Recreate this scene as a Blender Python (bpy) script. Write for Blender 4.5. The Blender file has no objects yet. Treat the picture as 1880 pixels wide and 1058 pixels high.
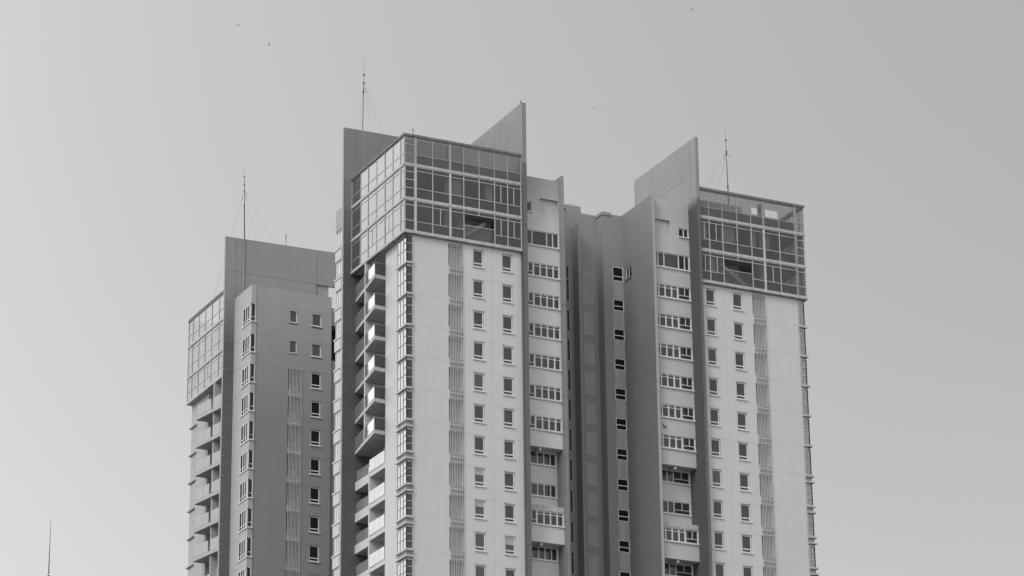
import bpy, bmesh, math, random
from mathutils import Matrix, Vector
random.seed(7)
sc = bpy.context.scene
COL = sc.collection

# ------------------------------------------------------------------ camera
FPX, PIT, ROLL, YAW = 5870.8202, 0.35731173, -0.01164947, -0.46336443
cam_d = bpy.data.cameras.new("Camera"); cam = bpy.data.objects.new("Camera", cam_d); COL.objects.link(cam)
cam_d.sensor_width = 36.0; cam_d.lens = 36.0 * FPX / 1880.0
cam_d.clip_start = 0.5; cam_d.clip_end = 9000
_r = Vector((math.cos(YAW), math.sin(YAW), 0))
_f = Vector((-math.sin(YAW) * math.cos(PIT), math.cos(YAW) * math.cos(PIT), math.sin(PIT)))
_u = _r.cross(_f)
_c, _s = math.cos(ROLL), math.sin(ROLL)
_r2 = _c * _r + _s * _u; _u2 = -_s * _r + _c * _u
CAM = Vector((-116.99756, -254.98947, 5.13))
m = Matrix((( _r2.x, _u2.x, -_f.x, CAM.x), (_r2.y, _u2.y, -_f.y, CAM.y), (_r2.z, _u2.z, -_f.z, CAM.z), (0, 0, 0, 1)))
cam.matrix_world = m
sc.camera = cam

# ------------------------------------------------------------------ sky, sun, exposure
SUN_AZ, SUN_EL = math.radians(-118), math.radians(42)      # azimuth measured from +Y towards +X
GLOW_AZ, GLOW_EL = math.radians(-26), math.radians(19)     # thin bright patch in the overcast behind the towers
w = bpy.data.worlds.new("World"); sc.world = w; w.use_nodes = True
nt = w.node_tree; nt.nodes.clear()
def N(t, **k):
    n = nt.nodes.new(t)
    for a, b in k.items(): setattr(n, a, b)
    return n
out = N('ShaderNodeOutputWorld'); bg = N('ShaderNodeBackground'); bg.inputs[1].default_value = 1.0
sky = N('ShaderNodeTexSky'); sky.sky_type = 'NISHITA'; sky.sun_disc = False
sky.sun_elevation = SUN_EL; sky.sun_rotation = SUN_AZ; sky.dust_density = 6; sky.air_density = 1.5; sky.altitude = 0
bw = N('ShaderNodeRGBToBW')
def math_node(op, a=None, b=None):
    n = N('ShaderNodeMath', operation=op)
    for i, v in enumerate((a, b)):
        if v is None: continue
        if isinstance(v, (int, float)): n.inputs[i].default_value = v
        else: nt.links.new(v, n.inputs[i])
    return n.outputs[0]
nt.links.new(sky.outputs[0], bw.inputs[0])
tc = N('ShaderNodeTexCoord')
def lobe(az, el, k, amp):
    d = N('ShaderNodeVectorMath', operation='DOT_PRODUCT')
    nt.links.new(tc.outputs['Generated'], d.inputs[0])
    d.inputs[1].default_value = (math.sin(az) * math.cos(el), math.cos(az) * math.cos(el), math.sin(el))
    e = math_node('MULTIPLY', math_node('SUBTRACT', d.outputs['Value'], 1.0), k)
    return math_node('MULTIPLY', math_node('EXPONENT', e), amp)
SKY_S = 0.030
tot = math_node('MULTIPLY', bw.outputs[0], SKY_S)
tot = math_node('ADD', tot, lobe(GLOW_AZ, GLOW_EL, 10.0, 1.5))
sz = N('ShaderNodeSeparateXYZ'); nt.links.new(tc.outputs['Generated'], sz.inputs[0])
hz = math_node('EXPONENT', math_node('MULTIPLY', math_node('MAXIMUM', sz.outputs[2], 0.0), -8.0))
tot = math_node('ADD', tot, math_node('MULTIPLY', hz, 1.25))       # paler air towards the horizon
tot = math_node('ADD', tot, lobe(math.radians(-70), math.radians(30), 1.3, 0.55))
tot = math_node('ADD', tot, lobe(math.radians(-160), math.radians(35), 2.0, 0.45))
tot = math_node('ADD', tot, 0.152)
ns = N('ShaderNodeTexNoise'); ns.inputs['Scale'].default_value = 4.0; ns.inputs['Detail'].default_value = 5
nt.links.new(tc.outputs['Generated'], ns.inputs['Vector'])
tot = math_node('MULTIPLY', tot, math_node('ADD', math_node('MULTIPLY', ns.outputs['Fac'], 0.07), 0.965))   # barely visible structure in the overcast
cmb = N('ShaderNodeCombineColor')
for i in range(3): nt.links.new(tot, cmb.inputs[i])
nt.links.new(cmb.outputs[0], bg.inputs[0]); nt.links.new(bg.outputs[0], out.inputs[0])
sd = bpy.data.lights.new("Sun", 'SUN'); sd.energy = 1.1; sd.angle = math.radians(16); sd.color = (1, 1, 1)
so = bpy.data.objects.new("Sun", sd); COL.objects.link(so)
sv = Vector((math.sin(SUN_AZ) * math.cos(SUN_EL), math.cos(SUN_AZ) * math.cos(SUN_EL), math.sin(SUN_EL)))
so.rotation_euler = sv.to_track_quat('Z', 'Y').to_euler()
sc.view_settings.view_transform = 'Standard'; sc.view_settings.look = 'None'
sc.view_settings.exposure = 0.0; sc.view_settings.gamma = 1.0
sc.render.engine = 'CYCLES'
sc.cycles.max_bounces = 8; sc.cycles.transparent_max_bounces = 12

# ------------------------------------------------------------------ materials
def mat(name, base, rough=0.85, var=0.06, streak=0.08, spots=0.0, spec=0.3, bump=0.0, metal=0.0, upper=None):
    """painted render / concrete: grey base with soft mottling, rain streaks and optional patches of grime"""
    M = bpy.data.materials.new(name); M.use_nodes = True
    t = M.node_tree; b = t.nodes['Principled BSDF']; L = t.links.new
    b.inputs['Roughness'].default_value = rough; b.inputs['Specular IOR Level'].default_value = spec
    b.inputs['Metallic'].default_value = metal
    g = t.nodes.new('ShaderNodeNewGeometry')
    def noise(sx, sy, sz, sca, det=4):
        mp = t.nodes.new('ShaderNodeMapping'); mp.inputs['Scale'].default_value = (sx, sy, sz)
        L(g.outputs['Position'], mp.inputs[0])
        n = t.nodes.new('ShaderNodeTexNoise'); n.inputs['Scale'].default_value = sca; n.inputs['Detail'].default_value = det
        L(mp.outputs[0], n.inputs['Vector']); return n.outputs['Fac']
    def mth(op, a, bb, c=None):
        n = t.nodes.new('ShaderNodeMath'); n.operation = op
        for i, v in enumerate((a, bb, c)):
            if v is None: continue
            if isinstance(v, (int, float)): n.inputs[i].default_value = v
            else: L(v, n.inputs[i])
        return n.outputs[0]
    f = mth('ADD', mth('MULTIPLY', mth('SUBTRACT', noise(1, 1, 1, .45), .5), var * 3), 1.0)
    f = mth('ADD', f, mth('MULTIPLY', mth('SUBTRACT', noise(1, 1, .09, 1.9, 5), .5), streak * 2.2))
    f = mth('ADD', f, mth('MULTIPLY', mth('SUBTRACT', noise(1, 1, 1, 9, 3), .5), var * .8))
    if spots:
        r = t.nodes.new('ShaderNodeMapRange'); r.inputs[1].default_value = .52; r.inputs[2].default_value = .66
        L(noise(1, 1, 1.6, 2.3, 6), r.inputs[0])
        f = mth('MULTIPLY', f, mth('SUBTRACT', 1.0, mth('MULTIPLY', r.outputs[0], spots)))
    if upper:      # two ragged paint coats on fins, weathering on kitchen bays, painted-in shading elsewhere
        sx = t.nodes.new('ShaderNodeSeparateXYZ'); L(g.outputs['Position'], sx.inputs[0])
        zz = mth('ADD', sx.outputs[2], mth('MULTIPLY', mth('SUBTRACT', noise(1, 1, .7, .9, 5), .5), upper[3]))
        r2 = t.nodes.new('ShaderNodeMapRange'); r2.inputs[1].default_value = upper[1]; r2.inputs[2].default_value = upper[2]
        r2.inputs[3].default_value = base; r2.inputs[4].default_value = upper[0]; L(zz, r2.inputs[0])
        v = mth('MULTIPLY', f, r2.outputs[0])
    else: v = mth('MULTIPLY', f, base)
    cc = t.nodes.new('ShaderNodeCombineColor')
    for i in range(3): L(v, cc.inputs[i])
    L(cc.outputs[0], b.inputs['Base Color'])
    if bump:
        bp = t.nodes.new('ShaderNodeBump'); bp.inputs['Strength'].default_value = bump; bp.inputs['Distance'].default_value = .02
        L(noise(1, 1, 1, 14, 4), bp.inputs['Height']); L(bp.outputs[0], b.inputs['Normal'])
    return M

def glass(name, tint, boost=2.0, diffuse=0.03, ior=1.55, rough=0.02, wob=0.0, clear=False):
    """window glass: doubled Fresnel reflection over either a dim room (opaque) or a tinted see-through pane"""
    M = bpy.data.materials.new(name); M.use_nodes = True
    t = M.node_tree; t.nodes.clear(); L = t.links.new
    o = t.nodes.new('ShaderNodeOutputMaterial'); mx = t.nodes.new('ShaderNodeMixShader')
    # Schlick reflectance from the facing angle (the same for either side of the pane)
    gg = t.nodes.new('ShaderNodeNewGeometry'); dt = t.nodes.new('ShaderNodeVectorMath'); dt.operation = 'DOT_PRODUCT'
    L(gg.outputs['Normal'], dt.inputs[0]); L(gg.outputs['Incoming'], dt.inputs[1])
    def q(op, a, b_):
        n_ = t.nodes.new('ShaderNodeMath'); n_.operation = op
        for i_, v_ in enumerate((a, b_)):
            if v_ is None: continue
            if isinstance(v_, (int, float)): n_.inputs[i_].default_value = v_
            else: L(v_, n_.inputs[i_])
        return n_.outputs[0]
    sch = q('ADD', q('MULTIPLY', q('POWER', q('SUBTRACT', 1.0, q('ABSOLUTE', dt.outputs['Value'], None)), 5.0), .955), .045)
    ml = t.nodes.new('ShaderNodeMath'); ml.operation = 'MULTIPLY'; ml.inputs[1].default_value = boost; ml.use_clamp = True
    gl = t.nodes.new('ShaderNodeBsdfGlossy'); gl.inputs['Roughness'].default_value = rough
    gl.inputs['Color'].default_value = (.93, .93, .93, 1)
    if clear:
        b = t.nodes.new('ShaderNodeBsdfTransparent'); b.inputs[0].default_value = (tint, tint, tint, 1)
        b2 = t.nodes.new('ShaderNodeBsdfDiffuse'); b2.inputs[0].default_value = (.45, .45, .45, 1)
        m2 = t.nodes.new('ShaderNodeMixShader'); m2.inputs[0].default_value = diffuse
        L(b.outputs[0], m2.inputs[1]); L(b2.outputs[0], m2.inputs[2]); b = m2
    else:
        b = t.nodes.new('ShaderNodeBsdfDiffuse')
        g = t.nodes.new('ShaderNodeNewGeometry'); n = t.nodes.new('ShaderNodeTexNoise'); n.inputs['Scale'].default_value = .9
        L(g.outputs['Position'], n.inputs['Vector'])
        mr = t.nodes.new('ShaderNodeMapRange'); mr.inputs[3].default_value = diffuse * .6; mr.inputs[4].default_value = diffuse * 1.4
        L(n.outputs['Fac'], mr.inputs[0]); cc = t.nodes.new('ShaderNodeCombineColor')
        for i in range(3): L(mr.outputs[0], cc.inputs[i])
        L(cc.outputs[0], b.inputs[0])
    if wob:
        g2 = t.nodes.new('ShaderNodeNewGeometry'); n2 = t.nodes.new('ShaderNodeTexNoise'); n2.inputs['Scale'].default_value = .8
        L(g2.outputs['Position'], n2.inputs['Vector']); bp = t.nodes.new('ShaderNodeBump')
        bp.inputs['Strength'].default_value = wob; bp.inputs['Distance'].default_value = .05
        L(n2.outputs['Fac'], bp.inputs['Height']); L(bp.outputs[0], gl.inputs['Normal'])
    L(sch, ml.inputs[0]); L(ml.outputs[0], mx.inputs[0])
    L(b.outputs[0], mx.inputs[1]); L(gl.outputs[0], mx.inputs[2]); L(mx.outputs[0], o.inputs[0])
    return M

M_LIGHT = mat('pale_render', .61, var=.035, streak=.055)
M_LIGHT2 = mat('pale_render_side', .55, var=.03, streak=.04)
M_MIDW = mat('grey_render', .36, var=.05, streak=.06)
M_DARK = mat('dark_grey_render', .135, var=.06, streak=.10)
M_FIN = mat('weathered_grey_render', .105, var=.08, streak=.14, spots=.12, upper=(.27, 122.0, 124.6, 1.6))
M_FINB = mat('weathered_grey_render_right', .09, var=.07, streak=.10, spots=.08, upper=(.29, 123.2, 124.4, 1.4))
M_SLABW = mat('slab_wall_render', .105, var=.06, streak=.12, spots=.10, upper=(.23, 117.5, 125.5, 2.5))  # darker below: occlusion beside the crown painted into the colour
M_CORE = mat('core_grey_render', .25, upper=(.31, 112, 122, 2), var=.04, streak=.06)  # lower floors darker: shade in the recess painted in
M_STAIN = mat('streaked_render', .33, var=.06, streak=.32)
M_SLAB = mat('stained_concrete', .48, var=.08, streak=.16, spots=.25)
M_SOFF = mat('grimy_concrete', .30, var=.12, streak=.15, spots=.6)
M_COPE = mat('roof_coping', .20, var=.12, streak=.15, spots=.5)
M_WHITE = mat('white_frame', .70, rough=.5, var=.03, streak=.05)
M_CFRAME = mat('crown_frame', .52, rough=.5, var=.05, streak=.1)
M_METAL = mat('grey_metal_frame', .36, rough=.45, var=.06, streak=.1)
M_SLAT = mat('white_louvre_slats', .58, rough=.5, var=.03, streak=.12)
M_LOUV = mat('grey_louvre', .40, rough=.6, var=.05, streak=.15)
M_JOINT = mat('shadow_joint', .43, var=.02, streak=.02)
M_JOINTC = mat('core_joint', .2, var=.02, streak=.02)
M_SILL = mat('grey_sill', .50, var=.05, streak=.1, spots=.2)
M_NICHE = mat('niche_render', .50, var=.10, streak=.22)
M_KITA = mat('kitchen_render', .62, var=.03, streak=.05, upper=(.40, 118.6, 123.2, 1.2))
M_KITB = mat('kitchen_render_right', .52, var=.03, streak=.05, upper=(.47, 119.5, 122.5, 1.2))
M_FINEND = mat('fin_end_render', .155, var=.08, streak=.2, spots=.15)  # same paint as the fins, lighter end face put into the colour
M_JOINTD = mat('dark_joint', .07, var=.02, streak=.02)
M_BACK = mat('shaded_yard_render', .075, var=.05, streak=.1)  # shade deep in the louvre openings put into the back panel's colour
M_HOLE = mat('broken_render', .07, var=.15, streak=.1)
M_BLACK = mat('dark_interior', .03, var=.02, streak=0)
M_ROOM = mat('room_plaster', .42, var=.05, streak=.04)
M_STEEL = mat('dark_steel', .035, rough=.5, var=.05, streak=.1)
M_WIRE = mat('guy_wire', .16, rough=.5, var=.02, streak=0)
M_FEATHER = mat('feathers', .07, var=.1, streak=0)
M_BIRDB = mat('grey_feathers', .22, var=.1, streak=0)
M_GROUND = mat('asphalt', .11, var=.12, streak=.05, bump=.1)
M_PANE = glass('dark_pane', 0, boost=1.6, diffuse=.04)
M_PANE2 = glass('curtained_pane', 0, boost=1.25, diffuse=.085)
M_PANE3 = glass('black_pane', 0, boost=.7, diffuse=.012)
M_CROWN = glass('curtain_wall_glass', .50, boost=1.5, diffuse=.07, clear=True, wob=.08)
M_CROWNL = glass('spandrel_glass', 0, boost=1.9, diffuse=.055, wob=.04)
M_BAYG = glass('bay_pane', 0, boost=2.7, diffuse=.14, wob=.05)
M_PANEB = glass('bay_pane_sky', 0, boost=1.6, diffuse=.30)  # pale diffuse stands in for sky seen through the corner
M_BAL = glass('balustrade_glass', 0, boost=2.2, diffuse=.24, rough=.06)

# ------------------------------------------------------------------ mesh helpers
FRONT = lambda u, w_, z: (u, -w_, z)                 # facade along X facing -Y
SIDE = lambda u, w_, z: (-w_, u, z)                  # facade along Y facing -X
SIDER = lambda u, w_, z: (w_, u, z)                  # facade along Y facing +X
WORLD = lambda x, y, z: (x, y, z)
class MB:
    def __init__(s, T=WORLD, off=(0, 0, 0)): s.v = []; s.f = []; s.T = T; s.o = off
    def P(s, a, b, c):
        p = s.T(a, b, c); s.v.append((p[0] + s.o[0], p[1] + s.o[1], p[2] + s.o[2])); return len(s.v) - 1
    def box(s, a0, a1, b0, b1, c0, c1):
        i = [s.P(a, b, c) for a in (a0, a1) for b in (b0, b1) for c in (c0, c1)]
        for q in ((0, 1, 3, 2), (4, 6, 7, 5), (0, 4, 5, 1), (2, 3, 7, 6), (0, 2, 6, 4), (1, 5, 7, 3)):
            s.f.append([i[k] for k in q])
        return s
    def quad(s, *p): s.f.append([s.P(*q) for q in p]); return s
    def prism(s, pts, z0, z1):
        n = len(pts); lo = [s.P(x, y, z0) for x, y in pts]; hi = [s.P(x, y, z1) for x, y in pts]
        s.f.append(lo[::-1]); s.f.append(hi)
        for i in range(n): s.f.append([lo[i], lo[(i + 1) % n], hi[(i + 1) % n], hi[i]])
        return s
    def vprism(s, pts, w0, w1):
        """polygon in the (u,z) plane extruded over w"""
        n = len(pts); lo = [s.P(x, w0, z) for x, z in pts]; hi = [s.P(x, w1, z) for x, z in pts]
        s.f.append(lo[::-1]); s.f.append(hi)
        for i in range(n): s.f.append([lo[i], lo[(i + 1) % n], hi[(i + 1) % n], hi[i]])
        return s
    def tube(s, a, b, r0, r1=None, n=8):
        r1 = r0 if r1 is None else r1; a = Vector(a); b = Vector(b); d = (b - a).normalized()
        x = d.orthogonal().normalized(); y = d.cross(x); A = []; B = []
        for k in range(n):
            t = 2 * math.pi * k / n; q = x * math.cos(t) + y * math.sin(t)
            A.append(s.P(*(a + q * r0))); B.append(s.P(*(b + q * r1)))
        s.f.append(A[::-1]); s.f.append(B)
        for k in range(n): s.f.append([A[k], A[(k + 1) % n], B[(k + 1) % n], B[k]])
        return s
    def grid(s, u0, u1, z0, z1, holes, depth):
        """wall sheet with real openings: front cells plus the reveals of every opening"""
        us = sorted({u0, u1} | {h[0] for h in holes} | {h[1] for h in holes})
        zs = sorted({z0, z1} | {h[2] for h in holes} | {h[3] for h in holes})
        us = [u for u in us if u0 <= u <= u1]; zs = [z for z in zs if z0 <= z <= z1]
        # merge vertical runs per column
        for a, b in zip(us, us[1:]):
            run = None
            for c, d in zip(zs, zs[1:]):
                mu, mz = (a + b) / 2, (c + d) / 2
                if any(h[0] < mu < h[1] and h[2] < mz < h[3] for h in holes):
                    if run: s.quad((a, 0, run[0]), (b, 0, run[0]), (b, 0, run[1]), (a, 0, run[1])); run = None
                else: run = (run[0], d) if run else (c, d)
            if run: s.quad((a, 0, run[0]), (b, 0, run[0]), (b, 0, run[1]), (a, 0, run[1]))
        for h in holes:
            a, b, c, d = h[:4]; e = -(h[4] if len(h) > 4 else depth)
            s.quad((a, 0, c), (b, 0, c), (b, e, c), (a, e, c)); s.quad((a, 0, d), (a, e, d), (b, e, d), (b, 0, d))
            s.quad((a, 0, c), (a, e, c), (a, e, d), (a, 0, d)); s.quad((b, 0, c), (b, 0, d), (b, e, d), (b, e, c))
            if len(h) > 5 and h[5]: s.quad((a, e, c), (b, e, c), (b, e, d), (a, e, d))
        return s
    def mesh(s, name, material, bevel=0, recalc=True):
        me = bpy.data.meshes.new(name); me.from_pydata(s.v, [], s.f); me.materials.append(material)
        bm = bmesh.new(); bm.from_mesh(me)
        if recalc: bmesh.ops.recalc_face_normals(bm, faces=bm.faces)
        if bevel:
            bmesh.ops.bevel(bm, geom=[e for e in bm.edges if len(e.link_faces) == 2 and e.calc_face_angle(0) > .6], offset=bevel, segments=2, affect='EDGES', clamp_overlap=True)
        bm.to_mesh(me); bm.free(); return me
    def build(s, name, material, parent=None, bevel=0, loc=None):
        return place(name, s.mesh(name, material, bevel), parent, loc)
def place(name, me, parent=None, loc=None, rz=0):
    o = bpy.data.objects.new(name, me); COL.objects.link(o)
    if parent: o.parent = parent
    if loc: o.location = loc
    if rz: o.rotation_euler.z = rz
    return o
def pattern(o, mb, material):
    """lay surface joints into the part's own mesh as a second material"""
    me = o.data; me.materials.append(material); idx = len(me.materials) - 1
    bm = bmesh.new(); bm.from_mesh(me)
    vs = [bm.verts.new(v) for v in mb.v]
    for f in mb.f:
        try: nf = bm.faces.new([vs[i] for i in f]); nf.material_index = idx
        except ValueError: pass
    bm.to_mesh(me); bm.free()
def tag(o, label, cat, group=None):
    o['label'] = label; o['category'] = cat
    if group: o['group'] = group
    return o
def empty(name, loc=(0, 0, 0)):
    o = bpy.data.objects.new(name, None); o.location = loc; COL.objects.link(o); return o
def copy_part(o, loc):
    """a part with its sub-parts, same mesh data"""
    c = o.copy(); COL.objects.link(c); c.parent = o.parent; c.location = loc
    for ch in list(o.children):
        d = ch.copy(); COL.objects.link(d); d.parent = c; d.location = ch.location
    return c

# ------------------------------------------------------------------ window builder
def make_window(name, T, W, H, verts=(), hors=(), fw=.07, parent=None, loc=(0, 0, 0), depth=.10, pane=None, frame=None,
                sill=True, sill_p=.11, sill_h=.10, gap=0.0):
    """frame mesh (origin at the lower left corner on the wall plane) > pane, sill"""
    fr = MB(T); w0, w1 = -depth, -depth + .07
    fr.box(gap, fw, w0, w1, 0, H - gap); fr.box(W - fw, W - gap, w0, w1, 0, H - gap)
    fr.box(fw, W - fw, w0, w1, H - fw, H - gap); fr.box(fw, W - fw, w0, w1, 0, fw * .8)
    for (u, a, b, t) in verts: fr.box(u - t / 2, u + t / 2, w0 + .002, w1 - .003, a, b)
    for (z, a, b, t) in hors: fr.box(a, b, w0 + .004, w1 - .006, z - t / 2, z + t / 2)
    f = fr.build(name, frame or M_WHITE, parent, loc=loc)
    p = MB(T).quad((.01, w0 + .015, .01), (W - .01, w0 + .015, .01), (W - .01, w0 + .015, H - .01), (.01, w0 + .015, H - .01))  # pane fills the gap round the frame: dark line stands in for reveal shadow
    p.build('pane', pane or M_PANE, f)
    if sill:
        MB(T).box(-.07, W + .07, -.05, sill_p, -sill_h, -.004).build('sill', M_WHITE if sill is True else sill, f)
    return f
def repeat(o, offs, swap=.0):
    for d in offs:
        c = copy_part(o, (o.location.x, o.location.y, o.location.z + d))
        if random.random() < swap:
            for ch in c.children:
                if ch.name.startswith('pane'):
                    ch.data = ch.data.copy(); ch.data.materials[0] = random.choice((M_PANE2, M_PANE2, M_PANE3))

FL = 3.1
KS = range(1, 12)
GZ = 3.5
# ================================================================== TWIN-WINGED BUILDING
bld = empty('apartment_building', (21, 6, GZ)); tag(bld, 'pale front apartment block with two glass-crowned wings joined by a grey core', 'apartment building')
class Parent: pass
def P_(o):      # parent keeping world placement
    o.parent = bld; o.matrix_parent_inverse = Matrix.Translation((-21, -6, -GZ)); return o
def add(mb, name, material, bevel=0): return P_(mb.build(name, material, None, bevel))
def win(name, T, *a, **k): return P_(make_window(name, T, *a, **k))

# ---- hidden masses that close the shell
mass = MB(); mass.box(1.6, 11.0, .7, 12.1, GZ, 114.9)
mass.box(31.2, 40.6, .7, 12.1, GZ, 114.9)
mass.box(12.0, 30.6, 8.35, 14.0, GZ, 123.3)
add(mass, 'rear_block', M_MIDW)

def wing(B):
    X = (lambda x: 42.2 - x) if B else (lambda x: x)          # mirrored plan for the right wing
    def box(mb, x0, x1, y0, y1, z0, z1): mb.box(min(X(x0), X(x1)), max(X(x0), X(x1)), y0, y1, z0, z1); return mb
    TS = SIDER if B else SIDE
    sx = lambda x: X(x) if B else -x                           # w-coordinate for a side facade at plan x
    # ---------------- front wall with small windows and louvre openings
    wins = [(6.28, 7.43), (9.35, 10.5)]
    wx = [(31.65, 32.78), (34.72, 35.87)] if B else wins
    lv = (36.98, 38.45) if B else (3.72, 5.25)
    u0, u1 = (31.0, 42.2) if B else (0, 11.42)
    holes = []
    for k in range(0, 12):
        for a, b in wx: holes.append((a, b, 113.13 - FL * k, 114.9 - FL * k, .16))
        holes.append((lv[0], lv[1], 112.85 - FL * k, 115.05 - FL * k, .9, True))
    fwall = add(MB(FRONT).grid(u0, u1, GZ, 115.35, holes, .16), 'front_wall', M_LIGHT)
    f = None
    for n, (a, b) in enumerate(wx):
        W = b - a
        f = win('window', FRONT, W, 1.77, hors=[(.38, .07, W - .07, .11)], fw=.135, gap=.045, loc=(a, 0, 113.13), depth=.16)
        for k in KS:
            c = copy_part(f, (a, 0, 113.13 - FL * k))
            c.matrix_parent_inverse = f.matrix_parent_inverse.copy()
            r = random.random()
            if r < .12:
                for ch in c.children:
                    if ch.name.startswith('pane'): ch.data = ch.data.copy(); ch.data.materials[0] = M_PANE2
            if r < .06:      # roller blind drawn part-way inside the glass
                h = random.uniform(.35, .8)
                MB(FRONT).quad((.08, -.138, 1.7 - h), (W - .08, -.138, 1.7 - h), (W - .08, -.138, 1.7), (.08, -.138, 1.7)).build('blind', M_ROOM, c)
    # ---------------- louvre screens, one per floor
    n = 9
    W = lv[1] - lv[0]; s0 = .13
    base = MB(FRONT)
    for i in range(n):
        u = s0 + (W - s0 - .04) * i / (n - 1)
        base.box(u - .024, u + .024, .06, .085, -.62 + .01, 2.2 + .25)
    for z in (-.12, -.5) if False else (-.30, ): base.box(s0 - .05, W + .02, .03, .06, z - .04, z + .04)
    base.box(s0 - .05, W + .02, .03, .06, 2.28, 2.33)
    me = base.mesh('louvre_screen', M_SLAT)
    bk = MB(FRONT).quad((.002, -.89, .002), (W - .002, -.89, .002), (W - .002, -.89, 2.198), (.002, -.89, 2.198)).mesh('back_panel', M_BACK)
    sp_ = MB(FRONT).box(.09, W + .03, .0, .004, -.88, -.02).mesh('slat_shade_panel', M_CORE)  # grey sheet on the pale wall: shade between slats put into colour
    inn = MB(FRONT); inn.box(.35, W - .1, -.86, -.80, .05, .95); inn.box(.2, .75, -.7, -.35, .02, .45); inn.box(.0, W, -.88, -.84, 1.25, 1.31)
    ime = inn.mesh('drying_ledge', M_MIDW)
    for k in range(0, 12):
        o = P_(place('louvre_screen', me, None, (lv[0], 0, 112.85 - FL * k)))
        place('ledge', ime, o); place('back_panel', bk, o); place('slat_shade_panel', sp_, o)
    # joints in the render
    j = MB(FRONT)
    for k in range(0, 12):
        z = 112.5 - FL * k; z2 = 111.9 - FL * k
        if B: j.box(lv[1] + .02, 42.2, 0, .003, z - .014, z + .014); j.box(31.05, lv[0] - .02, 0, .003, z2 - .014, z2 + .014)
        else: j.box(.02, lv[0] - .02, 0, .003, z - .014, z + .014); j.box(lv[1] + .02, 11.4, 0, .003, z2 - .014, z2 + .014)
    ux = 33.8 if B else 8.34
    j.box(ux - .012, ux + .012, 0, .0025, GZ, 115.2)
    pattern(fwall, j, M_JOINT)
    # ---------------- glazed corner bay (front return + side)
    bx = -.68                                                  # outer face of the bay
    corner_w = .62
    core_bay = MB(); box(core_bay, -.5, -.02 + .02, .02, 2.0, GZ, 115.3); add(core_bay, 'bay_core', M_LIGHT2)
    a0, a1 = (X(0), X(bx)) if B else (X(bx), X(0))
    for k in range(0, 12):
        double = k >= 6
        zt = (111.55 + FL - FL * k) if double else (115.2 - FL * k + (.0))
        zb = 112.5 - FL * k
        if double: zt = 114.62 - FL * k
        H = zt - zb
        tr = [(H * .36, .04, a1 - a0 - .03, .06), (H * .68, .04, a1 - a0 - .03, .06)] if not double else [(H * .34, .04, a1 - a0 - .03, .06), (H * .67, .04, a1 - a0 - .03, .06)]
        if k in (0, 6) or True:
            o = make_window('corner_window', FRONT, a1 - a0, H, hors=tr if not double else tr, fw=.07, loc=(a0, -.10, zb), depth=.07, pane=M_PANEB if B else M_PANE, sill=False, frame=M_SILL)
            P_(o)
            if not double: o.children[0]['label'] = o.children[0].get('label', 'dark front pane') ; del o.children[0]['label']
            # side leaf
            so_ = make_window('corner_window', TS, 2.1, H, verts=[(.78 + .0, 0, H, .06), (1.45, 0, H, .05)],
                              hors=[(H * .46, .04, 2.06, .06), (H * .72, .04, .78, .05)], fw=.06, loc=(X(bx), -.10, zb), depth=.07, pane=M_BAYG, sill=False, frame=M_SILL)
            P_(so_)
        # sills running round the corner
        sl = MB(); ex_ = .12 if B else 0; box(sl, bx - .10 - ex_, .0 + .03, -.24, 2.1, zb - .2, zb - .003)
        if double or k == 5:
            pn_ = MB(); box(pn_, bx + .02, .0, -.10, 2.0, zb - .62, zb - .2); add(pn_, 'spandrel_panel', M_CORE)
            box(sl, bx - .12 - ex_, .03, -.26, 2.12, zb - .80, zb - .62)
        add(sl, 'bay_sill', M_SILL, bevel=.015)
    # ---------------- side wall, balconies
    sw = MB(TS); w_ = sx(-.40); sw.o = (0, 0, 0)
    side = MB(lambda u, w2, z: (X(-.40) + (w2 if B else -w2), u, z))
    side.grid(2.0, 5.25, GZ, 115.3, [], .1)
    side.quad((5.25, 0, GZ), (5.25, -2.4, GZ), (5.25, -2.4, 115.3), (5.25, 0, 115.3))
    side.quad((5.25, -2.2, GZ), (12.2, -2.2, GZ), (12.2, -2.2, 115.3), (5.25, -2.2, 115.3))
    swall = add(side, 'side_wall', M_LIGHT2)
    jj = MB(lambda u, w2, z: (X(-.40) + (w2 if B else -w2), u, z))
    for k in range(12): jj.box(2.15, 5.2, 0, .003, 112.75 - FL * k - .014, 112.75 - FL * k + .014)
    pattern(swall, jj, M_JOINT)
    # doors and dark rooms behind the balconies
    for k in range(12):
        zf = 112.85 - FL * k
        dr = MB(lambda u, w2, z: (X(1.78) + (w2 if B else -w2), u, z))
        o = add(dr.box(5.6, 8.0, 0, .04, zf + .02, zf + 2.2), 'balcony_door', M_PANE3)
    part = MB()
    box(part, -1.02, 1.8, 8.6, 8.82, 97.35, 115.3); box(part, -.42, 1.8, 8.79, 9.05, GZ, 94.9)
    add(part, 'party_wall', M_LIGHT2)
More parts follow.
